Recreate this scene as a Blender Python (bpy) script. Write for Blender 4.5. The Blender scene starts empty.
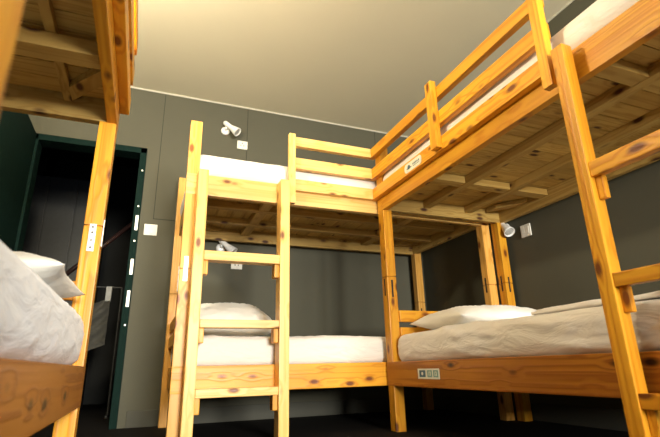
import bpy, bmesh, math, random
from mathutils import Vector, Matrix, noise
random.seed(7)
sc = bpy.context.scene
COL = sc.collection
H = 0.335                     # camera height above the floor

# ---------------------------------------------------------------- camera
cam_d = bpy.data.cameras.new('camera'); cam = bpy.data.objects.new('camera', cam_d)
COL.objects.link(cam); sc.camera = cam
RM = Matrix(((0.92915, -0.093865, -0.3575886), (-0.3689828, -0.2957887, -0.8811134), (-0.0230649, 0.9506305, -0.3094667)))
# rows: camera axes expressed in world X (along the back wall), Y (into the room), Z (up)
cam.matrix_world = Matrix.Translation((0, 0, H)) @ RM.to_4x4()
cam_d.sensor_width = 36; cam_d.lens = 457.49 / 660 * 36
cam_d.clip_start = 0.02
cam_d.dof.use_dof = True; cam_d.dof.focus_distance = 2.4; cam_d.dof.aperture_fstop = 4.5

# ---------------------------------------------------------------- light
sc.view_settings.view_transform = 'Standard'; sc.view_settings.look = 'None'
sc.view_settings.gamma = 1; sc.view_settings.use_curve_mapping = False
sc.view_settings.exposure = 0.0
w = bpy.data.worlds.new('world'); sc.world = w; w.use_nodes = True
w.node_tree.nodes['Background'].inputs[0].default_value = (0.6, 0.75, 1, 1)
w.node_tree.nodes['Background'].inputs[1].default_value = 0.2

def area(name, loc, target, sx, sy, power, color):
    l = bpy.data.lights.new(name, 'AREA'); l.shape = 'RECTANGLE'; l.size = sx; l.size_y = sy
    l.energy = power; l.color = color
    o = bpy.data.objects.new(name, l); COL.objects.link(o); o.location = loc
    o.rotation_euler = (Vector(target) - Vector(loc)).to_track_quat('-Z', 'Y').to_euler()
    return o
# daylight through the window in the wall behind the camera
area('window_daylight', (0.95, -3.92, 1.06), (0.5, 3, 1.1), 1.3, .9, 520, (1.0, 0.96, 0.86))
BULB = 420.0                  # strength of the glowing pendant bulb (built with its lamp below)
# ---------------------------------------------------------------- materials
def mat(name):
    m = bpy.data.materials.new(name); m.use_nodes = True
    nt = m.node_tree; b = nt.nodes['Principled BSDF']
    return m, nt, b
def N(nt, t, **kw):
    n = nt.nodes.new(t)
    for k, v in kw.items():
        if k in n.inputs: n.inputs[k].default_value = v
        else: setattr(n, k, v)
    return n
def flat(name, col, rough=0.5, metal=0.0, nscale=30, amt=0.12, bump=0.05):
    m, nt, b = mat(name)
    tc = N(nt, 'ShaderNodeTexCoord'); no = N(nt, 'ShaderNodeTexNoise', Scale=nscale, Detail=4.0)
    nt.links.new(tc.outputs['Object'], no.inputs['Vector'])
    r = N(nt, 'ShaderNodeValToRGB')
    r.color_ramp.elements[0].position = .3; r.color_ramp.elements[1].position = .7
    r.color_ramp.elements[0].color = (*[c * (1 - amt) for c in col], 1)
    r.color_ramp.elements[1].color = (*[min(1, c * (1 + amt)) for c in col], 1)
    nt.links.new(no.outputs['Fac'], r.inputs['Fac']); nt.links.new(r.outputs['Color'], b.inputs['Base Color'])
    b.inputs['Roughness'].default_value = rough; b.inputs['Metallic'].default_value = metal
    if bump:
        bu = N(nt, 'ShaderNodeBump', Strength=bump, Distance=0.01)
        nt.links.new(no.outputs['Fac'], bu.inputs['Height']); nt.links.new(bu.outputs['Normal'], b.inputs['Normal'])
    return m

def wood(name, light, dark, knot, rough=0.38, sat=1.0, tint=False):
    m, nt, b = mat(name); L = nt.links.new
    tc = N(nt, 'ShaderNodeTexCoord'); oi = N(nt, 'ShaderNodeObjectInfo')
    off = N(nt, 'ShaderNodeVectorMath', operation='SCALE'); off.inputs[0].default_value = (37, 91, 53)
    L(oi.outputs['Random'], off.inputs['Scale'])
    add = N(nt, 'ShaderNodeVectorMath', operation='ADD'); L(tc.outputs['Object'], add.inputs[0]); L(off.outputs[0], add.inputs[1])
    src = add
    if tint:
        at = N(nt, 'ShaderNodeAttribute', attribute_name='tint')
        of2 = N(nt, 'ShaderNodeVectorMath', operation='SCALE'); of2.inputs[0].default_value = (13, 17, 19)
        L(at.outputs['Fac'], of2.inputs['Scale'])
        ad2 = N(nt, 'ShaderNodeVectorMath', operation='ADD'); L(add.outputs[0], ad2.inputs[0]); L(of2.outputs[0], ad2.inputs[1]); src = ad2
    # knots
    mk = N(nt, 'ShaderNodeMapping'); mk.inputs['Scale'].default_value = (6, 13, 13); L(src.outputs[0], mk.inputs[0])
    vo = N(nt, 'ShaderNodeTexVoronoi', Scale=1.0); L(mk.outputs[0], vo.inputs['Vector'])
    kn = N(nt, 'ShaderNodeMapRange'); kn.inputs[1].default_value = 0.10; kn.inputs[2].default_value = 0.21
    kn.inputs[3].default_value = 1; kn.inputs[4].default_value = 0; L(vo.outputs['Distance'], kn.inputs[0])
    halo = N(nt, 'ShaderNodeMapRange'); halo.inputs[1].default_value = 0.05; halo.inputs[2].default_value = 0.45
    halo.inputs[3].default_value = 1; halo.inputs[4].default_value = 0; L(vo.outputs['Distance'], halo.inputs[0])
    # grain rings, stretched along local X
    mg = N(nt, 'ShaderNodeMapping'); mg.inputs['Scale'].default_value = (0.5, 22, 22); L(src.outputs[0], mg.inputs[0])
    no = N(nt, 'ShaderNodeTexNoise', Scale=1.3, Detail=1.5); L(mg.outputs[0], no.inputs['Vector'])
    ph = N(nt, 'ShaderNodeMath', operation='MULTIPLY_ADD'); L(no.outputs['Fac'], ph.inputs[0]); ph.inputs[1].default_value = 24
    hm = N(nt, 'ShaderNodeMath', operation='MULTIPLY'); L(halo.outputs[0], hm.inputs[0]); hm.inputs[1].default_value = 7
    L(hm.outputs[0], ph.inputs[2])
    sn = N(nt, 'ShaderNodeMath', operation='SINE'); L(ph.outputs[0], sn.inputs[0])
    fm = N(nt, 'ShaderNodeMapping'); fm.inputs['Scale'].default_value = (6, 120, 120); L(src.outputs[0], fm.inputs[0])
    fn = N(nt, 'ShaderNodeTexNoise', Scale=1.0, Detail=3.0); L(fm.outputs[0], fn.inputs['Vector'])
    mr = N(nt, 'ShaderNodeMapRange'); mr.inputs[1].default_value = -1; mr.inputs[2].default_value = 1; L(sn.outputs[0], mr.inputs[0])
    pw = N(nt, 'ShaderNodeMath', operation='POWER'); L(mr.outputs[0], pw.inputs[0]); pw.inputs[1].default_value = 2.2
    sm = N(nt, 'ShaderNodeMath', operation='MULTIPLY_ADD'); L(fn.outputs['Fac'], sm.inputs[0]); sm.inputs[1].default_value = 0.35
    L(pw.outputs[0], sm.inputs[2])
    sm2 = N(nt, 'ShaderNodeMath', operation='MULTIPLY'); L(sm.outputs[0], sm2.inputs[0]); sm2.inputs[1].default_value = 0.72
    sm2.use_clamp = True
    mx = N(nt, 'ShaderNodeMix', data_type='RGBA'); L(sm2.outputs[0], mx.inputs[0])
    mx.inputs[6].default_value = (*light, 1); mx.inputs[7].default_value = (*dark, 1)
    # patchy hue change over the board
    pn = N(nt, 'ShaderNodeTexNoise', Scale=1.0, Detail=2.0)
    pm = N(nt, 'ShaderNodeMapping'); pm.inputs['Scale'].default_value = (2.2, 7, 7); L(src.outputs[0], pm.inputs[0]); L(pm.outputs[0], pn.inputs['Vector'])
    pr = N(nt, 'ShaderNodeMapRange'); pr.inputs[1].default_value = .3; pr.inputs[2].default_value = .75; pr.inputs[3].default_value = 0; pr.inputs[4].default_value = .8; L(pn.outputs['Fac'], pr.inputs[0])
    mp = N(nt, 'ShaderNodeMix', data_type='RGBA'); L(pr.outputs[0], mp.inputs[0]); L(mx.outputs[2], mp.inputs[6]); mp.inputs[7].default_value = (*[d * .8 + .2 * l for d, l in zip(dark, light)], 1)
    hk = N(nt, 'ShaderNodeMath', operation='MULTIPLY'); L(halo.outputs[0], hk.inputs[0]); hk.inputs[1].default_value = .35
    mh = N(nt, 'ShaderNodeMix', data_type='RGBA'); L(hk.outputs[0], mh.inputs[0]); L(mp.outputs[2], mh.inputs[6]); mh.inputs[7].default_value = (*dark, 1)
    kx = N(nt, 'ShaderNodeMix', data_type='RGBA'); L(kn.outputs[0], kx.inputs[0]); L(mh.outputs[2], kx.inputs[6]); kx.inputs[7].default_value = (*knot, 1)
    hsv = N(nt, 'ShaderNodeHueSaturation', Saturation=sat); L(kx.outputs[2], hsv.inputs['Color'])
    vr = N(nt, 'ShaderNodeMapRange'); vr.inputs[3].default_value = .86; vr.inputs[4].default_value = 1.12
    L((at.outputs['Fac'] if tint else oi.outputs['Random']), vr.inputs[0]); L(vr.outputs[0], hsv.inputs['Value'])
    L(hsv.outputs[0], b.inputs['Base Color'])
    b.inputs['Roughness'].default_value = rough
    b.inputs['Specular IOR Level'].default_value = .35
    bu = N(nt, 'ShaderNodeBump', Strength=.12, Distance=.004); L(sm.outputs[0], bu.inputs['Height']); L(bu.outputs[0], b.inputs['Normal'])
    return m

PINE = wood('varnished_pine', (0.82, 0.425, 0.030), (0.56, 0.20, 0.009), (0.16, 0.045, 0.008))
POSTW = wood('light_brown_pine', (0.80, 0.46, 0.12), (0.58, 0.26, 0.035), (0.2, 0.06, 0.012))
DARKPINE = wood('darker_pine', (0.50, 0.20, 0.022), (0.26, 0.075, 0.008), (0.03, 0.01, 0.004), rough=.35)  # darker, redder pine for the lower front rails of two beds
PLANK = wood('plain_pine', (0.62, 0.42, 0.125), (0.40, 0.23, 0.05), (0.08, 0.025, 0.008), rough=.6, tint=True)
LITPINE = wood('overlit_pine', (0.87, 0.60, 0.23), (0.70, 0.40, 0.09), (0.2, 0.06, 0.012))  # paler copy of the pine; overexposure on the back bed put into the colour

def wall_mat(name, base, var=.1, nscale=1.2, rough=.75):
    m, nt, b = mat(name); L = nt.links.new
    tc = N(nt, 'ShaderNodeTexCoord')
    a = N(nt, 'ShaderNodeTexNoise', Scale=nscale, Detail=5.0, Roughness=.6); L(tc.outputs['Object'], a.inputs['Vector'])
    f = N(nt, 'ShaderNodeTexNoise', Scale=120.0, Detail=3.0); L(tc.outputs['Object'], f.inputs['Vector'])
    r = N(nt, 'ShaderNodeValToRGB'); r.color_ramp.elements[0].position = .25; r.color_ramp.elements[1].position = .75
    r.color_ramp.elements[0].color = (*[c * (1 - var) for c in base], 1); r.color_ramp.elements[1].color = (*[c * (1 + var) for c in base], 1)
    L(a.outputs['Fac'], r.inputs['Fac']); L(r.outputs['Color'], b.inputs['Base Color'])
    b.inputs['Roughness'].default_value = rough
    bu = N(nt, 'ShaderNodeBump', Strength=.08, Distance=.003); L(f.outputs['Fac'], bu.inputs['Height']); L(bu.outputs[0], b.inputs['Normal'])
    return m
WALL = wall_mat('olive_grey_wall', (0.075, 0.072, 0.047))
CEIL = wall_mat('ceiling_paint', (0.62, 0.575, 0.435), .04, .8)
SKIRT = wall_mat('skirting_paint', (0.062, 0.061, 0.046), .08, 3)
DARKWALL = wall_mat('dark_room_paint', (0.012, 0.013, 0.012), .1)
SEAM = flat('seam_gap', (0.03, 0.03, 0.022), .9)
COVE = flat('ceiling_joint_paint', (0.48, 0.46, 0.38), .6)
GREEN = flat('dark_green_paint', (0.002, 0.014, 0.011), .75)
GREEN.node_tree.nodes['Principled BSDF'].inputs['Specular IOR Level'].default_value = .12
LOCKER = flat('dark_locker_paint', (0.035, 0.036, 0.034), .45)
WHITE = flat('white_plastic', (0.78, 0.76, 0.68), .35, bump=0)
LAMPW = flat('lamp_enamel', (0.85, 0.85, 0.82), .25, bump=0)
DIMCAP = flat('dimmed_plastic_cap', (0.35, 0.35, 0.33), .5, bump=0)  # white caps greyed; the back room's dimness is put into the colour
LENS = flat('lamp_inside', (0.40, 0.40, 0.38), .3, bump=0)
STEEL = flat('zinc_plate', (0.82, 0.80, 0.74), .35, .35, bump=0)
HOLE = flat('dark_hole', (0.02, 0.012, 0.008), .8, bump=0)
BLUE = flat('sticker_blue', (0.05, 0.12, 0.17), .5, bump=0)
TEAL = flat('sticker_teal', (0.20, 0.36, 0.33), .5, bump=0)
PAPER = flat('sticker_paper', (0.72, 0.72, 0.62), .5, bump=0)
RAILRED = flat('dark_red_rail', (0.02, 0.009, 0.008), .35)

def fabric(name, col, amt=.04):
    m, nt, b = mat(name); L = nt.links.new
    tc = N(nt, 'ShaderNodeTexCoord')
    mp = N(nt, 'ShaderNodeMapping'); mp.inputs['Scale'].default_value = (3, 3, 9); mp.inputs['Rotation'].default_value = (.2, .25, .3); L(tc.outputs['Object'], mp.inputs[0])
    a = N(nt, 'ShaderNodeTexNoise', Scale=2.2, Detail=4.0, Distortion=.8); L(mp.outputs[0], a.inputs['Vector'])
    wv = N(nt, 'ShaderNodeTexNoise', Scale=400.0, Detail=1.0); L(tc.outputs['Object'], wv.inputs['Vector'])
    b1 = N(nt, 'ShaderNodeBump', Strength=.5, Distance=.02); L(a.outputs['Fac'], b1.inputs['Height'])
    b2 = N(nt, 'ShaderNodeBump', Strength=.1, Distance=.001); L(wv.outputs['Fac'], b2.inputs['Height']); L(b1.outputs[0], b2.inputs['Normal'])
    L(b2.outputs[0], b.inputs['Normal'])
    b.inputs['Base Color'].default_value = (*col, 1); b.inputs['Roughness'].default_value = .85
    b.inputs['Sheen Weight'].default_value = .15
    return m
SHEET = fabric('white_sheet', (0.76, 0.72, 0.67))
PILLOW = fabric('pillow_cotton', (0.84, 0.82, 0.76))
DAYSHEET = fabric('daylight_tinted_sheet', (0.80, 0.84, 0.93))  # white sheet with cool daylight put into its colour
DIMCLOTH = fabric('dimmed_towel', (0.13, 0.125, 0.105))  # whitish cloth darkened; shade of the back room painted in

def floor_mat():
    m, nt, b = mat('dark_floor'); L = nt.links.new
    tc = N(nt, 'ShaderNodeTexCoord'); br = N(nt, 'ShaderNodeTexBrick', Scale=1.0)
    br.inputs['Color1'].default_value = (.006, .005, .0045, 1); br.inputs['Color2'].default_value = (.009, .007, .006, 1)
    br.inputs['Mortar'].default_value = (.006, .005, .005, 1); br.inputs['Mortar Size'].default_value = .004
    br.inputs['Brick Width'].default_value = .9; br.inputs['Row Height'].default_value = .14
    L(tc.outputs['Object'], br.inputs['Vector']); L(br.outputs['Color'], b.inputs['Base Color'])
    b.inputs['Roughness'].default_value = .8; b.inputs['Specular IOR Level'].default_value = .15
    return m
FLOOR = floor_mat()

# ---------------------------------------------------------------- mesh helpers
def bm_box(bm, lo, hi, bev=0.0, tintlayer=None):
    lo = Vector(lo); hi = Vector(hi); c = (lo + hi) / 2; s = hi - lo
    r = bmesh.ops.create_cube(bm, size=1.0, matrix=Matrix.Translation(c) @ Matrix.Diagonal((s.x, s.y, s.z, 1)))
    vs = r['verts']
    if bev:
        es = list({e for v in vs for e in v.link_edges})
        bmesh.ops.bevel(bm, geom=es, offset=bev, segments=2, profile=.7, affect='EDGES')
    return vs
AXR = {'x': Matrix.Identity(3), 'y': Matrix.Rotation(math.pi / 2, 3, 'Z'), 'z': Matrix.Rotation(-math.pi / 2, 3, 'Y')}
def link_mesh(name, bm, material, parent=None, axis='x', centre=None, smooth=False):
    """links bm as one object whose local X runs along `axis` (the grain)"""
    if centre is None:
        xs = [v.co for v in bm.verts]
        centre = Vector([(min(v[i] for v in xs) + max(v[i] for v in xs)) / 2 for i in range(3)])
    R = AXR[axis]
    M = Matrix.Translation(centre) @ R.to_4x4()
    bm.transform(M.inverted())
    me = bpy.data.meshes.new(name); bm.to_mesh(me); bm.free()
    if smooth:
        for p in me.polygons: p.use_smooth = True
    for mm in (material if isinstance(material, (list, tuple)) else [material]): me.materials.append(mm)
    o = bpy.data.objects.new(name, me); COL.objects.link(o)
    o.matrix_basis = M
    if parent is not None: o.parent = parent
    return o
def board(name, lo, hi, parent, material=None, axis=None, bev=.004, label=None, local=None):
    d = [hi[i] - lo[i] for i in range(3)]
    if axis is None: axis = 'xyz'[d.index(max(d))]
    bm = bmesh.new(); bm_box(bm, lo, hi, min(bev, min(d) * .3))
    o = link_mesh(name, bm, material or PINE, parent, axis)
    if label: o['label'] = label
    return o
def tag(o, label=None, cat=None, group=None, kind=None):
    if label: o['label'] = label
    if cat: o['category'] = cat
    if group: o['group'] = group
    if kind: o['kind'] = kind
    return o
def empty(name, loc, rz=0):
    o = bpy.data.objects.new(name, None); COL.objects.link(o); o.location = loc; o.rotation_euler = (0, 0, rz)
    o.empty_display_size = .1
    return o
def struct(name, boxes, material, bev=0):
    bm = bmesh.new()
    for lo, hi in boxes: bm_box(bm, lo, hi, bev)
    o = link_mesh(name, bm, material, centre=Vector((0, 0, 0))); o['kind'] = 'structure'
    return o
def cyl(bm, p0, p1, r0, r1=None, seg=20, cap=True):
    p0 = Vector(p0); p1 = Vector(p1); r1 = r0 if r1 is None else r1
    d = p1 - p0
    q = Vector((0, 0, 1)).rotation_difference(d.normalized()).to_matrix().to_4x4()
    bmesh.ops.create_cone(bm, cap_ends=cap, segments=seg, radius1=r0, radius2=r1, depth=d.length,
                          matrix=Matrix.Translation((p0 + p1) / 2) @ q)
def lathe(bm, prof, M, seg=28):
    rings = []
    for r, z in prof:
        rings.append([bm.verts.new(M @ Vector((r * math.cos(2 * math.pi * i / seg), r * math.sin(2 * math.pi * i / seg), z))) for i in range(seg)])
    for a, b in zip(rings, rings[1:]):
        for i in range(seg):
            bm.faces.new((a[i], a[(i + 1) % seg], b[(i + 1) % seg], b[i]))
    bm.faces.new(rings[0][::-1]); bm.faces.new(rings[-1])

# ---------------------------------------------------------------- room shell
XL, XR, YB, YF = -1.22, 2.275, 3.42, -4.0
ZC = 2.122 + H
DX0, DX1, DZ = -0.845, -0.095, 1.607 + H        # doorway in the back wall
struct('floor', [((XL - .1, YF - .1, -.1), (XR + .1, 6.3, 0))], FLOOR)
struct('ceiling', [((XL - .1, YF - .1, ZC), (XR + .1, YB + .12, ZC + .1))], CEIL)
struct('wall_back', [((XL, YB, 0), (DX0, YB + .1, ZC)), ((DX1, YB, 0), (XR, YB + .1, ZC)), ((DX0, YB, DZ), (DX1, YB + .1, ZC))], WALL)
struct('wall_right', [((XR, YF, 0), (XR + .1, YB + .1, ZC))], WALL)
struct('wall_left', [((XL - .1, YF, 0), (XL, YB + .1, ZC))], WALL)
WX0, WX1, WZ0, WZ1 = -.0, 1.9, .55, 1.6
struct('wall_front', [((XL, YF - .1, 0), (WX0, YF, ZC)), ((WX1, YF - .1, 0), (XR, YF, ZC)),
                      ((WX0, YF - .1, 0), (WX1, YF, WZ0)), ((WX0, YF - .1, WZ1), (WX1, YF, ZC))], WALL)
struct('window_1', [((WX0, YF - .07, WZ0), (WX1, YF - .03, WZ0 + .05)), ((WX0, YF - .07, WZ1 - .05), (WX1, YF - .03, WZ1)),
                    ((WX0, YF - .07, WZ0), (WX0 + .05, YF - .03, WZ1)), ((WX1 - .05, YF - .07, WZ0), (WX1, YF - .03, WZ1)),
                    ((.92, YF - .07, WZ0), (.98, YF - .03, WZ1))], WHITE)
struct('baseboard_back', [((DX1 + .05, YB - .014, 0), (XR, YB, .10))], SKIRT, .004)
struct('baseboard_right', [((XR - .014, YF, 0), (XR, YB - .014, .10))], SKIRT, .004)
struct('trim_1', [((XL, YB - .006, ZC - .012), (XR, YB, ZC)), ((XR - .006, YF, ZC - .012), (XR, YB, ZC))], COVE)
# shadow gaps between the wall panels
struct('trim_2', [((-.006, YB - .0015, 1.062 + H), (-.001, YB + .001, ZC - .012)),
                  ((-.006, YB - .0015, 1.059 + H), (XR, YB + .001, 1.064 + H)),
                  ((.657, YB - .0015, 1.064 + H), (.662, YB + .001, ZC - .012)),
                  ((1.86, YB - .0015, 1.064 + H), (1.865, YB + .001, ZC - .012))], SEAM)
# door frame + leaf opened into the bedroom
fr = .045
struct('trim_3', [((DX1 - fr, YB - .02, 0), (DX1, YB + .11, DZ)), ((DX0, YB - .02, 0), (DX0 + fr, YB + .11, DZ)),
                  ((DX0, YB - .02, DZ - fr), (DX1, YB + .11, DZ))], GREEN, .003)
bm = bmesh.new()
for z in (1.02, .70, .48):
    bm_box(bm, (DX1 - fr + .018, YB - .023, z + H - .06), (DX1 - .008, YB - .0195, z + H + .05), .001)
sp = link_mesh('trim_4', bm, STEEL); sp['kind'] = 'structure'
bm = bmesh.new()
for z in (1.42, 1.14, .88, .3):
    cyl(bm, (DX1 - .018, YB - .024, z + H), (DX1 - .018, YB - .0195, z + H), .006)
sp = link_mesh('trim_5', bm, STEEL); sp['kind'] = 'structure'
dl = struct('door_1', [((DX0 - .012, YB - .80, .01), (DX0 + .03, YB - .025, DZ - .012))], GREEN, .004)
bm = bmesh.new(); cyl(bm, (DX0 + .03, YB - .72, 1.0), (DX0 + .075, YB - .72, 1.0), .011); cyl(bm, (DX0 + .07, YB - .72, 1.0), (DX0 + .07, YB - .60, 1.0), .009)
dh = link_mesh('door_handle', bm, STEEL, dl)

# dark room behind the doorway
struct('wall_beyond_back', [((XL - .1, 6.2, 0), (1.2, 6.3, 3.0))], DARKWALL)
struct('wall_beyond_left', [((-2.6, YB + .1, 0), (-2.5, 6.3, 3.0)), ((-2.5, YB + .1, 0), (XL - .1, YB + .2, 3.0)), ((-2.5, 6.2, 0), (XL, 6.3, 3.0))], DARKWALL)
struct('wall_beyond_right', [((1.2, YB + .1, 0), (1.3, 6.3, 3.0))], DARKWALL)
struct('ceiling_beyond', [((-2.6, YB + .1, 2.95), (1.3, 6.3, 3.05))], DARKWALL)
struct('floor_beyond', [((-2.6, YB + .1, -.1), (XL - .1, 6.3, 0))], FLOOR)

# ---------------------------------------------------------------- bunk beds
PT_L, PT_D = .064, .06         # post size along length / depth
R1B, R1T = -.104 + H, .022 + H      # lower side rail
R2B, R2T = .912 + H, 1.032 + H      # upper side rail
PTOP = 1.357 + H
def post(parent, x0, x1, y0, y1, top=PTOP, face=0, plate='y', split=.50 + H, mt=None):
    """two stacked halves with a 3 mm joint; plates/slots are sub-parts"""
    bm = bmesh.new()
    bm_box(bm, (x0, y0, 0), (x1, y1, split - .0015), .004)
    bm_box(bm, (x0, y0, split + .0015), (x1, y1, top), .004)
    bm_box(bm, (x0 + .01, y0 + .01, split - .01), (x1 - .01, y1 - .01, split + .01))
    return link_mesh('post', bm, mt or PINE, parent, 'z')
def hook_plate(parent_post, bed, cx, y, z, out, h=.13, tilt=0, along='x'):
    """zinc joining plate with screw holes on a post face; `out` is the outward sign"""
    bm = bmesh.new()
    t = .003
    if along == 'x':
        bm_box(bm, (cx - .011, min(y, y + out * t), z - h / 2), (cx + .011, max(y, y + out * t), z + h / 2), .001)
    else:
        bm_box(bm, (min(y, y + out * t), cx - .011, z - h / 2), (max(y, y + out * t), cx + .011, z + h / 2), .001)
    pl_ = link_mesh('joining_plate', bm, STEEL, bed)
    for k in (-.36, -.1, .18, .38):
        bm = bmesh.new()
        c = (cx, y + out * t, z + k * h) if along == 'x' else (y + out * t, cx, z + k * h)
        d = Vector((0, out * .0008, 0)) if along == 'x' else Vector((out * .0008, 0, 0))
        cyl(bm, Vector(c) - d * .2, Vector(c) + d, .0035, seg=10)
        sc_ = link_mesh('screw_hole', bm, HOLE, bed)
        reparent_local(sc_, parent_post)
    return reparent_local(pl_, parent_post)
def reparent_local(o, p):
    # both live in the bed's space: express o in p's space
    o.matrix_basis = p.matrix_basis.inverted() @ o.matrix_basis
    o.parent = p
    return o
def slots(parent_post, bed, pts, out, along):
    """dark key-hole slots routed into the post for the bed hooks"""
    for (c, y, z) in pts:
        bm = bmesh.new(); w_, hh, t = .006, .05, .0012
        if along == 'x': bm_box(bm, (c - w_, min(y, y + out * t), z - hh), (c + w_, max(y, y + out * t), z + hh), .0004)
        else: bm_box(bm, (min(y, y + out * t), c - w_, z - hh), (max(y, y + out * t), c + w_, z + hh), .0004)
        reparent_local(link_mesh('hook_slot', bm, HOLE, bed), parent_post)

def deck(parent, name, L, W, z_top, seed):
    """cross planks as one part plus joists; random per-plank tone"""
    rnd = random.Random(seed)
    bm = bmesh.new(); lay = bm.verts.layers.float.new('tint')
    x = PT_L + .003
    while x < L - PT_L - .02:
        w_ = rnd.uniform(.085, .10); x2 = min(x + w_, L - PT_L - .002)
        before = set(bm.verts)
        bm_box(bm, (x, .038, z_top - .016), (x2 - .004, W - .038, z_top + rnd.uniform(-.001, .001)), .0015)
        t = rnd.random()
        for v in bm.verts:
            if v not in before: v[lay] = t
        x = x2
    return link_mesh(name, bm, PLANK, parent, 'y')

def bunk(loc, rz, L, W, label, wood_front, opts):
    b = empty('bunk_bed', loc, rz)
    tag(b, label, 'bunk bed')
    P = {}
    for kx, (x0, x1) in enumerate(((0, PT_L), (L - PT_L, L))):
        for ky, (y0, y1) in enumerate(((0, PT_D), (W - PT_D, W))):
            P[kx, ky] = post(b, x0, x1, y0, y1, mt=opts.get('pt'))
    T = .034
    for nm, (z0, z1), mt in (('lower_side_rail', (R1B, R1T), PINE), ('upper_side_rail', (R2B, R2T), wood_front)):
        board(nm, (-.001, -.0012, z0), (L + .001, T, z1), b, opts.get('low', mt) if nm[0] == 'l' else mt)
        board(nm, (-.001, W - T, z0), (L + .001, W + .0012, z1), b, PLANK if nm[0] == 'u' else PINE)
        e = 'lower_end_rail' if nm[0] == 'l' else 'upper_end_rail'
        board(e, (PT_L - T, T + .0005, z0 + .001), (PT_L + .0012, W - T - .0005, z1 - .001), b, PLANK if nm[0] == 'u' else PINE)
        board(e, (L - PT_L - .0012, T + .0005, z0 + .001), (L - PT_L + T, W - T - .0005, z1 - .001), b, PLANK if nm[0] == 'u' else PINE)
    # decks
    deck(b, 'lower_slats', L, W, R1T - .012, opts['seed'])
    deck(b, 'upper_slats', L, W, R2T - .015, opts['seed'] + 1)
    JW, CW, CH = (.015, .036, .052) if opts.get('crosstall') else (.024, .033, .042)
    J1, J2 = opts.get('joists', (W * .34, W * .68))
    for z1 in (R1T - .029, R2T - .032):
        nm = 'lower_joist' if z1 < .6 else 'upper_joist'
        for yy in (J1, J2):
            board(nm, (PT_L + .002, yy - JW, z1 - (.026 if opts.get('crosstall') else .045)), (L - PT_L - .002, yy + JW, z1), b, PLANK)
        for xx in opts.get('cross', (.42, L - .42)):
            if opts.get('crosstall'):
                board('cross_joist', (xx - CW, .036, z1 - .078), (xx + CW, W - .036, z1 - .0265), b, PLANK, axis='y'); continue
            for (ya, yb_) in ((.036, J1 - JW), (J1 + JW, J2 - JW), (J2 + JW, W - .036)):
                board('cross_joist', (xx - CW, ya + .001, z1 - CH), (xx + CW, yb_ - .001, z1 - .001), b, PLANK, axis='y')
    # corner braces under the upper deck
    zz = R2T - .034
    for (cx_, sx) in ((PT_L + .002, 1), (L - PT_L - .002, -1)):
        for (cy_, sy) in (((.036, 1),) if opts.get('crosstall') else ((W - .036, -1),)):
            bm = bmesh.new()
            a = Vector((cx_ + sx * .175, cy_, 0)); c = Vector((cx_ + sx * .02, cy_ + sy * .120, 0))
            d = (c - a).normalized(); n = Vector((sx, sy, 0)).normalized() * .045
            q = [a, c, c + Vector((sx * .09, 0, 0)), a + Vector((sx * .09, 0, 0))]
            lo_ = [bm.verts.new((p.x, p.y, zz - .03)) for p in q]; hi_ = [bm.verts.new((p.x, p.y, zz)) for p in q]
            bm.faces.new(lo_); bm.faces.new(hi_[::-1])
            for i in range(4): bm.faces.new((lo_[i], hi_[i], hi_[(i + 1) % 4], lo_[(i + 1) % 4]))
            bmesh.ops.recalc_face_normals(bm, faces=bm.faces)
            link_mesh('corner_brace', bm, PLANK, b, 'x')
    # headboards between the end posts of the lower bunk
    if opts.get('head'):
        x0 = opts['head']
        for za, zb in ((.14 + H, .208 + H), (.238 + H, .303 + H)):
            board('headboard_slat', (x0, PT_D, za), (x0 + .022, W - PT_D, zb), b)
    # guard rail: three boards carried on two outer posts
    G = .034
    if 'guard' in opts:
        g0, g1, posts, pz = opts['guard']
        for z0, z1 in ((.992, 1.063), (1.132, 1.202), (1.280, 1.341)):
            g = board('guard_board', (g0, -G - .001, z0 + H), (g1, -.001, z1 + H), b, wood_front)
            if z0 == .992: P['g'] = g
        for (x0, x1, z0, z1) in posts:
            board('guard_post', (x0, -G * 2, z0 + H), (x1, -G - .0015, z1 + H), b, opts.get('gp', PINE))
    # ladder: two uprights in one part, rungs and their blocks below it
    if 'ladder' in opts:
        l0, l1, lw, yo, yi, rungs = opts['ladder']
        bm = bmesh.new()
        bm_box(bm, (l0, yo, 0), (l0 + lw, yi, 1.028 + H), .005); bm_box(bm, (l1 - lw, yo, 0), (l1, yi, 1.028 + H), .005)
        lad = link_mesh('ladder', bm, opts.get('lm', PINE), b, 'z')
        for z0, z1 in rungs:
            reparent_local(board('rung', (l0 + lw + .0005, yo + .004, z0 + H), (l1 - lw - .0005, yi - .012, z1 + H), b, opts.get('lm', PINE), axis='x'), lad)
            for (xa, xb) in ((l0 + lw, l0 + lw + .026), (l1 - lw - .026, l1 - lw)):
                reparent_local(board('rung_block', (xa + .0005, yo + .02, z0 + H - .072), (xb - .0005, yi - .008, z0 + H - .0005), b, PINE, axis='z'), lad)
    return b, P

RW = .935
LB = 2.03
RUNGS = ((.535, .584), (.198, .238), (-.123, -.084))
# bed along the back wall
bedB, PB = bunk((.146, 2.42, 0), 0, LB, .93,
    'pine bunk bed along the back wall with a ladder and short guard rail', LITPINE,
    dict(seed=3, pt=POSTW, guard=(.588, 1.118, [(.561, .600, .900, 1.343)], 0), ladder=(.054, .559, .053, -.088, -.003, RUNGS), lm=LITPINE, gp=LITPINE, head=.02, cross=(.5, 1.5)))
# bed along the right wall
bedR, PR = bunk((1.30, 2.40, 0), -math.pi / 2, LB, RW,
    'pine bunk bed along the right wall with a long upper guard rail', PINE,
    dict(seed=11, low=DARKPINE, guard=(-.018, 1.412, [(.70, .752, 1.0, 1.372), (1.39, 1.432, .912, 1.40)], 0),
         ladder=(1.452, 1.96, .047, -.075, -.028, RUNGS), head=.055, cross=(.46, 1.50)))
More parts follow.
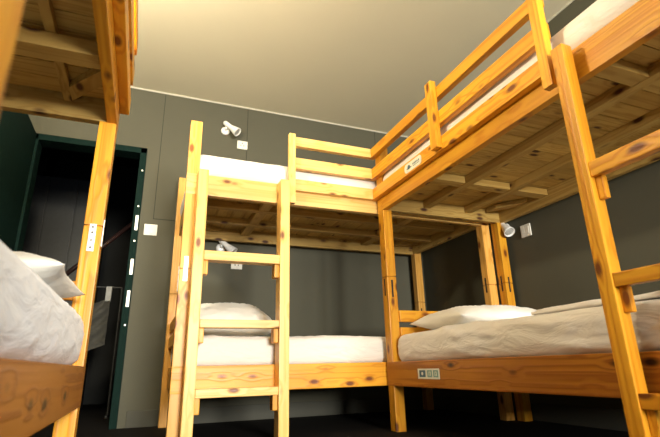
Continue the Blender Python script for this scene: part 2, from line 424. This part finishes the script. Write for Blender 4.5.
# bed on the left, close to the camera
LY = 1.815
bedL, PL = bunk((-.168, LY - LB, 0), math.pi / 2, LB, .93,
    'pine bunk bed nearest the camera, at the left edge of the frame', PINE,
    dict(seed=23, low=DARKPINE, guard=(.575, LB, [(1.278, 1.33, 1.0, 1.372), (.553, .595, .912, 1.40)], 0),
         ladder=(-.02, .518, .047, -.075, -.01, RUNGS), head=LB - .04, cross=(.5, LB - .43), crosstall=True, joists=(.172, .58)))

# joining plates, slots, stickers
hook_plate(PB[0, 0], bedB, .030, 0, .50 + H, -1, h=.13)
hook_plate(PB[0, 0], bedB, .030, 0, .45 + H, -1, h=.13, along='y')
hook_plate(PL[1, 0], bedL, .030, LB - PT_L, .455 + H, -1, h=.10, along='y')
hook_plate(PL[1, 0], bedL, LB - .032, 0, .48 + H, -1, h=.10)
slots(PR[0, 0], bedR, [(.03, 0, .44 + H)], -1, 'x'); slots(PR[0, 0], bedR, [(.03, PT_L, .43 + H)], 1, 'y')
slots(PB[1, 1], bedB, [(LB - .04, .93 - PT_D, .40 + H)], -1, 'x')
slots(PB[1, 0], bedB, [(.03, LB - PT_L, .50 + H)], -1, 'y')
slots(PR[0, 1], bedR, [(.03, RW - PT_D, .50 + H)], -1, 'x')
slots(PR[0, 1], bedR, [(RW - .03, PT_L, .49 + H)], 1, 'y')
def sticker(bed, x0, x1, z0, z1, y, rounded, text):
    bm = bmesh.new()
    bm_box(bm, (x0, y - .001, z0), (x1, y, z1), 0)
    if rounded:
        es = [e for e in bm.edges if abs(e.verts[0].co.x - e.verts[1].co.x) < 1e-6 and abs(e.verts[0].co.z - e.verts[1].co.z) < 1e-6]
        bmesh.ops.bevel(bm, geom=es, offset=(z1 - z0) * .42, segments=6, affect='EDGES', profile=.5)
    return bm
def place_sticker(bed, host, x0, x1, z0, z1, y, rounded, label):
    s = link_mesh('sticker', sticker(bed, x0, x1, z0, z1, y, rounded, ''), PAPER, bed); s['label'] = label
    reparent_local(s, host)
    w_, h_ = x1 - x0, z1 - z0
    bm = bmesh.new()
    if rounded:
        # blue emblem: disc with a swoosh beside a line of small print
        cyl(bm, (x0 + w_ * .27, y - .0018, z0 + h_ * .52), (x0 + w_ * .27, y - .0009, z0 + h_ * .52), h_ * .24, seg=18)
        bm_box(bm, (x0 + w_ * .14, y - .0018, z0 + h_ * .36), (x0 + w_ * .42, y - .0009, z0 + h_ * .46))
        for k in range(5):
            bm_box(bm, (x0 + w_ * (.50 + k * .08), y - .0018, z0 + h_ * .46), (x0 + w_ * (.545 + k * .08), y - .0009, z0 + h_ * .66))
        bm_box(bm, (x0 + w_ * .5, y - .0018, z0 + h_ * .30), (x0 + w_ * .86, y - .0009, z0 + h_ * .35))
    else:
        bm_box(bm, (x0 + w_ * .08, y - .0018, z0 + h_ * .18), (x0 + w_ * .37, y - .0009, z0 + h_ * .84))
    m1 = link_mesh('sticker_print', bm, BLUE, bed); reparent_local(m1, host)
    if not rounded:
        for a in (.46, .73):
            bm = bmesh.new(); bm_box(bm, (x0 + w_ * a, y - .0018, z0 + h_ * .18), (x0 + w_ * (a + .22), y - .0009, z0 + h_ * .84))
            m2 = link_mesh('sticker_print', bm, TEAL, bed); reparent_local(m2, host)
            bm = bmesh.new()
            xa, wa = x0 + w_ * a, w_ * .22
            bm_box(bm, (xa + wa * .3, y - .0024, z0 + h_ * .3), (xa + wa * .42, y - .0019, z0 + h_ * .72))
            bm_box(bm, (xa + wa * .3, y - .0024, z0 + h_ * .62), (xa + wa * .72, y - .0019, z0 + h_ * .72))
            bm_box(bm, (xa + wa * .6, y - .0024, z0 + h_ * .3), (xa + wa * .72, y - .0019, z0 + h_ * .72))
            reparent_local(link_mesh('sticker_print', bm, PAPER, bed), host)
        # light glyph on the blue square
        bm = bmesh.new(); cyl(bm, (x0 + w_ * .225, y - .0026, z0 + h_ * .52), (x0 + w_ * .225, y - .0019, z0 + h_ * .52), h_ * .17, seg=14)
        reparent_local(link_mesh('sticker_print', bm, PAPER, bed), host)
lowrail = [c for c in bedR.children if c.name.startswith('lower_side_rail')][0]
place_sticker(bedR, lowrail, .320, .505, -.064 + H, -.016 + H, -.0016, False, 'white sticker with blue and pale green squares')
place_sticker(bedR, PR['g'], .40, .57, 1.000 + H, 1.052 + H, -.0355, True, 'rounded white sticker with blue emblem')

# ---------------------------------------------------------------- bedding
def mattress(loc, rz, L, W, h, label, seed, material=SHEET, wr=.006, bulge=.012, group=None):
    """rounded, sheet-covered mattress with real creases, one continuous mesh"""
    nx, ny, nz = 120, 52, 12
    bm = bmesh.new()
    r = .035
    def P(u, v, k):  # box surface with rounded edges
        return Vector((u, v, k))
    bmesh.ops.create_grid(bm, x_segments=2, y_segments=2, size=.001)
    bm.clear()
    faces = []
    def patch(fn, a, b):
        g = [[bm.verts.new(fn(i / a, j / b)) for j in range(b + 1)] for i in range(a + 1)]
        for i in range(a):
            for j in range(b): bm.faces.new((g[i][j], g[i + 1][j], g[i + 1][j + 1], g[i][j + 1]))
    patch(lambda s, t: Vector((s * L, t * W, h)), nx, ny)
    patch(lambda s, t: Vector((s * L, t * W, 0)), nx, ny)
    patch(lambda s, t: Vector((s * L, 0, t * h)), nx, nz)
    patch(lambda s, t: Vector((s * L, W, t * h)), nx, nz)
    patch(lambda s, t: Vector((0, s * W, t * h)), ny, nz)
    patch(lambda s, t: Vector((L, s * W, t * h)), ny, nz)
    bmesh.ops.remove_doubles(bm, verts=bm.verts, dist=1e-5)
    bmesh.ops.recalc_face_normals(bm, faces=bm.faces)
    off = Vector((seed * 7.3, seed * 3.1, seed))
    for v in bm.verts:
        p = v.co.copy()
        q = Vector((min(max(p.x, r), L - r), min(max(p.y, r), W - r), min(max(p.z, r), h - r)))
        d = p - q
        if d.length > 1e-6: p = q + d.normalized() * min(r, d.length if (d.x and 0) else r)
        nrm = d.normalized() if d.length > 1e-6 else Vector((0, 0, 1))
        s = noise.noise(Vector((p.x * 2.2, p.y * 2.5, p.z * 5)) + off) * .5
        # creases running along the length, sagging diagonally
        c = noise.noise(Vector((p.x * 2.0 + p.z * 8, p.y * 9, p.z * 30 + p.x * 2.6)) + off * 2)
        c2 = noise.noise(Vector((p.x * 9 - p.z * 14, p.y * 9, p.z * 22)) + off * 3)
        rid = (1 - min(1, abs(c) * 4)) ** 2
        amp = 1.0 if p.z > h * .12 else .3
        v.co = p + nrm * (s * wr * 1.3 + rid * wr * 1.0 * amp + c2 * wr * .25 * amp)
        side = Vector((0 if r < p.x < L - r else (1 if p.x > L / 2 else -1), 0 if r < p.y < W - r else (1 if p.y > W / 2 else -1), 0))
        v.co += side * bulge * math.sin(math.pi * min(1, max(0, p.z / h))) ** .7
        if v.co.z < 0: v.co.z = 0
    o = link_mesh('mattress', bm, material, None, 'x', Vector((0, 0, 0)), True)
    o.matrix_basis = Matrix.Translation(loc) @ Matrix.Rotation(rz, 4, 'Z')
    tag(o, label, 'mattress', group)
    return o
MZ1 = R1T - .010; MZ2 = R2T - .013
mh1 = .168 + H - MZ1; mh2 = .160
ML = LB - .11
mattress((.146 + .055, 2.42 + .04, MZ1), 0, ML, .85, mh1, 'white-sheeted mattress on the lower bunk along the back wall', 1)
mattress((.146 + .055, 2.42 + .04, MZ2), 0, ML, .85, mh2, 'white mattress on the upper bunk along the back wall, behind the ladder top', 2, wr=.003, bulge=.03)
mattress((1.30 + .036, 2.40 - .08, MZ1), -math.pi / 2, ML, .86, mh1, 'creased white mattress on the lower bunk along the right wall', 3, wr=.010)
mattress((1.30 + .036, 2.40 - .08, MZ2), -math.pi / 2, ML, .86, mh2, 'white mattress on the upper bunk along the right wall, behind its long guard rail', 4, wr=.003, bulge=.03)
mattress((-.168 - .034, LY - LB + .045, MZ2), math.pi / 2, ML - .005, .85, mh2, 'unseen mattress on the upper bunk of the left bed, added to block light through the planks', 6, wr=.003, bulge=.03)  # out of view; added to stop light leaking through the plank gaps
mattress((-.168 - .034, LY - LB + .045, MZ1), math.pi / 2, ML + .005, .85, mh1 + .030, 'white mattress, tinted as by cool daylight, close to the camera on the lower left bunk', 5, DAYSHEET, wr=.004, bulge=.022)

def pillow(loc, rz, L, W, t, label, seed, tilt=(0, 0), material=PILLOW):
    n = 46
    bm = bmesh.new(); off = Vector((seed * 5.1, seed * 2.7, 0))
    tops = {}
    for side in (1, -1):
        g = []
        for i in range(n + 1):
            row = []
            for j in range(n + 1):
                u = i / n * 2 - 1; v = j / n * 2 - 1
                prof = max(0, (1 - abs(u) ** 3.2)) ** .55 * max(0, (1 - abs(v) ** 2.6)) ** .6
                # sides pull in between pointed corners
                px = u * (L / 2) * (1 - .07 * (1 - v * v)); py = v * (W / 2) * (1 - .09 * (1 - u * u))
                zz = side * prof * t * (.5 if side > 0 else .42)
                e = noise.noise(Vector((u * 2.3, v * 2.3, side)) + off) * .05 + (1 - min(1, abs(noise.noise(Vector((u * 3 + v * 2, v * 5 - u * 2, 3)) + off)) * 5)) ** 2 * .025
                zz += e * t * min(1, prof * 1.6)
                if i in (0, n) or j in (0, n):
                    zz = 0
                row.append(bm.verts.new((px, py, zz)))
            g.append(row)
        for i in range(n):
            for j in range(n):
                f = (g[i][j], g[i + 1][j], g[i + 1][j + 1], g[i][j + 1])
                bm.faces.new(f if side > 0 else f[::-1])
    bmesh.ops.remove_doubles(bm, verts=bm.verts, dist=1e-5)
    o = link_mesh('pillow', bm, material, None, 'x', Vector((0, 0, 0)), True)
    o.matrix_basis = Matrix.Translation(loc) @ Matrix.Rotation(rz, 4, 'Z') @ Matrix.Rotation(tilt[0], 4, 'X') @ Matrix.Rotation(tilt[1], 4, 'Y')
    tag(o, label, 'pillow')
    return o
MT = .168 + H
pillow((.48, 2.86, MT + .112), .05, .52, .46, .20, 'plump white pillow behind the ladder on the lower bunk by the back wall', 1, (.28, 0))
pillow((1.73, 2.06, MT + .055), .0, .66, .48, .15, 'white pillow against the headboard of the right-hand lower bunk', 2, (.0, 0))
pillow((-.44, 1.42, MT + .072), .0, .52, .48, .12, 'white pillow on the mattress of the left bunk nearest the camera', 3, (0, 0))
# folded sheet on the near half of the right-hand lower mattress
def folded(lo, hi, label, seed):
    nx, ny = 60, 40
    bm = bmesh.new(); off = Vector((seed, seed * 2, 0))
    g = {}
    for k in (0, 1):
        for i in range(nx + 1):
            for j in range(ny + 1):
                x = lo[0] + (hi[0] - lo[0]) * i / nx; y = lo[1] + (hi[1] - lo[1]) * j / ny
                ed = min(1, min(i, nx - i, j, ny - j) / 3)
                z = lo[2] if k == 0 else lo[2] + (hi[2] - lo[2]) * (.35 + .65 * ed ** .5) + noise.noise(Vector((x * 6, y * 6, 0)) + off) * .008
                g[k, i, j] = bm.verts.new((x, y, z))
    for i in range(nx):
        for j in range(ny):
            bm.faces.new((g[1, i, j], g[1, i + 1, j], g[1, i + 1, j + 1], g[1, i, j + 1]))
            bm.faces.new((g[0, i, j], g[0, i, j + 1], g[0, i + 1, j + 1], g[0, i + 1, j]))
    for i in range(nx):
        for j in (0, ny): bm.faces.new((g[0, i, j], g[0, i + 1, j], g[1, i + 1, j], g[1, i, j]))
    for j in range(ny):
        for i in (0, nx): bm.faces.new((g[0, i, j], g[0, i, j + 1], g[1, i, j + 1], g[1, i, j]))
    bmesh.ops.recalc_face_normals(bm, faces=bm.faces)
    o = link_mesh('folded_sheet', bm, SHEET, None, 'x', None, True)
    tag(o, label, 'bed sheet')
    return o
folded((1.39, .50, MT + .006), (2.15, 1.38, MT + .028), 'folded white sheet spread over the near part of the right-hand lower mattress', 4)

# ---------------------------------------------------------------- wall lamps, switches, ceiling lamp
def wall_lamp(loc, rz, label, aim):
    """wall lamp: round base, stubby arm tube and flared spot head. local -Y points into the room"""
    b = empty('wall_lamp', loc, rz); tag(b, label, 'wall lamp', None)
    bm = bmesh.new(); lathe(bm, [(.034, 0), (.036, .004), (.034, .014), (.022, .02), (.0, .021)][:4], Matrix.Rotation(math.pi / 2, 4, 'X'))
    link_mesh('base', bm, LAMPW, b, 'x', Vector((0, 0, 0)), True)
    a0 = Vector((-.012, -.045, .052)); a1 = Vector(aim)
    d = (a1 - a0).normalized()
    Rm = Matrix.Translation(a0) @ Vector((0, 0, 1)).rotation_difference(d).to_matrix().to_4x4()
    bm = bmesh.new(); cyl(bm, (0, -.015, 0), (0, -.05, .015), .009, seg=14)
    link_mesh('arm', bm, LAMPW, b, 'x', Vector((0, 0, 0)), True)
    Ln = (a1 - a0).length
    bm = bmesh.new()
    lathe(bm, [(.004, -.012), (.013, -.009), (.019, .0), (.020, .012), (.019, Ln * .42), (.021, Ln * .5), (.029, Ln * .72), (.037, Ln * .97), (.037, Ln), (.033, Ln), (.030, Ln * .93)], Rm)
    hd = link_mesh('lamp_head', bm, LAMPW, b, 'x', Vector((0, 0, 0)), True)
    bm = bmesh.new(); lathe(bm, [(.029, Ln * .94), (.022, Ln * .97), (.004, Ln * .98)], Rm)
    reparent_local(link_mesh('bulb', bm, LENS, b, 'x', Vector((0, 0, 0)), True), hd)
    return b
wall_lamp((.478, YB, 1.865 + H), 0, 'white spot lamp high on the back wall above the upper bunk', (.085, -.10, -.045))
wall_lamp((.49, YB, .875 + H), 0, 'white spot lamp low on the back wall, seen between the ladder rungs', (.085, -.09, -.045))
wall_lamp((XR, 2.36, .885 + H), -math.pi / 2, 'white spot lamp on the right wall just below the upper bunk', (.085, -.06, -.055))

def wall_plate(loc, rz, w_, h_, kind, label):
    b = empty('light_switch' if kind == 'switch' else 'wall_socket', loc, rz)
    tag(b, label, 'light switch' if kind == 'switch' else 'wall socket')
    bm = bmesh.new(); bm_box(bm, (-w_ / 2, -.009, -h_ / 2), (w_ / 2, 0, h_ / 2), .003)
    link_mesh('face_plate', bm, WHITE, b)
    if kind == 'switch':
        for s in (-1, 1):
            bm = bmesh.new(); bm_box(bm, (s * w_ * .2 - w_ * .17, -.013, -h_ * .3), (s * w_ * .2 + w_ * .17, -.0095, h_ * .3), .0015)
            link_mesh('rocker', bm, WHITE, b)
    else:
        bm = bmesh.new()
        for sx, sz in ((-.012, -.006), (.012, -.006), (0, .014)):
            bm_box(bm, (sx - .003, -.0105, sz - .005), (sx + .003, -.0092, sz + .005))
        link_mesh('socket_hole', bm, HOLE, b)
    return b
wall_plate((-.015, YB, .975 + H), 0, .088, .082, 'switch', 'white double light switch on the grey wall beside the doorway')
wall_plate((.621, YB, 1.76 + H), 0, .085, .072, 'socket', 'white wall socket beside the high wall lamp above the upper bunk')
wall_plate((.614, YB, .757 + H), 0, .085, .072, 'socket', 'white wall socket below the low back-wall lamp, under a ladder rung')
wall_plate((XR, 2.19, .822 + H), -math.pi / 2, .082, .082, 'switch', 'white switch plate on the right wall beside the lamp')

# hanging globe on the ceiling behind the frame's top edge
cl = empty('ceiling_lamp', (-.45, 1.5, ZC)); tag(cl, 'white ceiling lamp above the left bunk', 'ceiling lamp')
bm = bmesh.new(); lathe(bm, [(.06, 0), (.06, -.02), (.012, -.03)], Matrix.Identity(4)); link_mesh('ceiling_rose', bm, WHITE, cl, 'x', Vector((0, 0, 0)), True)
bm = bmesh.new(); cyl(bm, (0, 0, -.03), (0, 0, -.50), .004); link_mesh('cord', bm, WHITE, cl, 'x', Vector((0, 0, 0)))
bm = bmesh.new(); lathe(bm, [(.012, -.48), (.022, -.50), (.022, -.56), (.02, -.565)], Matrix.Identity(4)); link_mesh('socket', bm, WHITE, cl, 'x', Vector((0, 0, 0)), True)
bm = bmesh.new(); bmesh.ops.create_uvsphere(bm, u_segments=24, v_segments=16, radius=.085, matrix=Matrix.Translation((0, 0, -.65)))
gm, gnt, gb = mat('glowing_bulb'); gb.inputs['Emission Color'].default_value = (1.0, 0.87, 0.62, 1); gb.inputs['Emission Strength'].default_value = BULB
link_mesh('bulb', bm, gm, cl, 'x', Vector((0, 0, 0)), True)

# ---------------------------------------------------------------- things in the dark room
lk = empty('locker_cabinet', (-1.32, 5.2, 0)); tag(lk, 'tall dark grey lockers in the room beyond the doorway', 'locker')
bm = bmesh.new(); bm_box(bm, (0, 0, 0), (.82, .45, 1.98 + H), .005); link_mesh('body', bm, LOCKER, lk)
for k in range(3):
    bm = bmesh.new(); bm_box(bm, (.012 + k * .268, -.02, .05), (.27 + k * .268, -.001, 1.95 + H), .004)
    d_ = link_mesh('door', bm, LOCKER, lk)
    bm = bmesh.new(); bm_box(bm, (.235 + k * .268, -.03, 1.2), (.25 + k * .268, -.0205, 1.27), .002)
    reparent_local(link_mesh('handle', bm, STEEL, lk), d_)
# stair handrail
sh = empty('stair_handrail', (-.5, 4.0, 0)); tag(sh, 'dark red sloping handrail glimpsed through the doorway', 'handrail')
bm = bmesh.new(); cyl(bm, (-.35, 0, .46 + H), (.45, 0, 1.30 + H), .018); link_mesh('rail', bm, RAILRED, sh, smooth=True)
for x in (-.3, .38):
    bm = bmesh.new(); cyl(bm, (x, 0, 0), (x, 0, .46 + H + (x + .35) * 1.05), .014); link_mesh('baluster', bm, RAILRED, sh)
# drying rack with a towel
rk = empty('clothes_rack', (-.40, 4.35, 0)); tag(rk, 'thin metal rack with white end caps beyond the doorway', 'clothes rack')
bm = bmesh.new(); cyl(bm, (-.28, 0, .70 + H), (.20, 0, .70 + H), .006); link_mesh('bar', bm, LOCKER, rk)  # dark paint instead of steel puts the room's shade into the rack
for x in (-.28, .20):
    bm = bmesh.new(); cyl(bm, (x, 0, 0), (x, 0, .70 + H), .008); bm_box(bm, (x - .01, -.15, 0), (x + .01, .15, .02), .004); link_mesh('upright', bm, LOCKER, rk)
for x in (-.16, .10):
    bm = bmesh.new(); bm_box(bm, (x - .022, -.018, .58 + H), (x + .022, .018, .705 + H), .004); link_mesh('end_cap', bm, DIMCAP, rk)
bm = bmesh.new()
n1, n2 = 30, 24
g = [[None] * (n2 + 1) for _ in range(n1 + 1)]
for i in range(n1 + 1):
    for j in range(n2 + 1):
        s, t = i / n1, j / n2
        x = -.22 + s * .34
        ztop = .42 + .20 * s
        z = ztop - t * (.34 + .06 * s)
        y = -.03 - .03 * t + .018 * math.sin(8 * (t * 2.2 + s)) + .02 * math.sin(s * 9)
        g[i][j] = bm.verts.new((x, y, z + H))
for i in range(n1):
    for j in range(n2): bm.faces.new((g[i][j], g[i + 1][j], g[i + 1][j + 1], g[i][j + 1]))
r = bmesh.ops.solidify(bm, geom=bm.faces[:], thickness=.008)
tw = link_mesh('towel', bm, DIMCLOTH, None, 'x', Vector((0, 0, 0)), True); tw.matrix_basis = Matrix.Translation((-.40, 4.35, 0))
tag(tw, 'towel coloured dim for the unlit room, hanging from the rack beyond the doorway', 'towel')
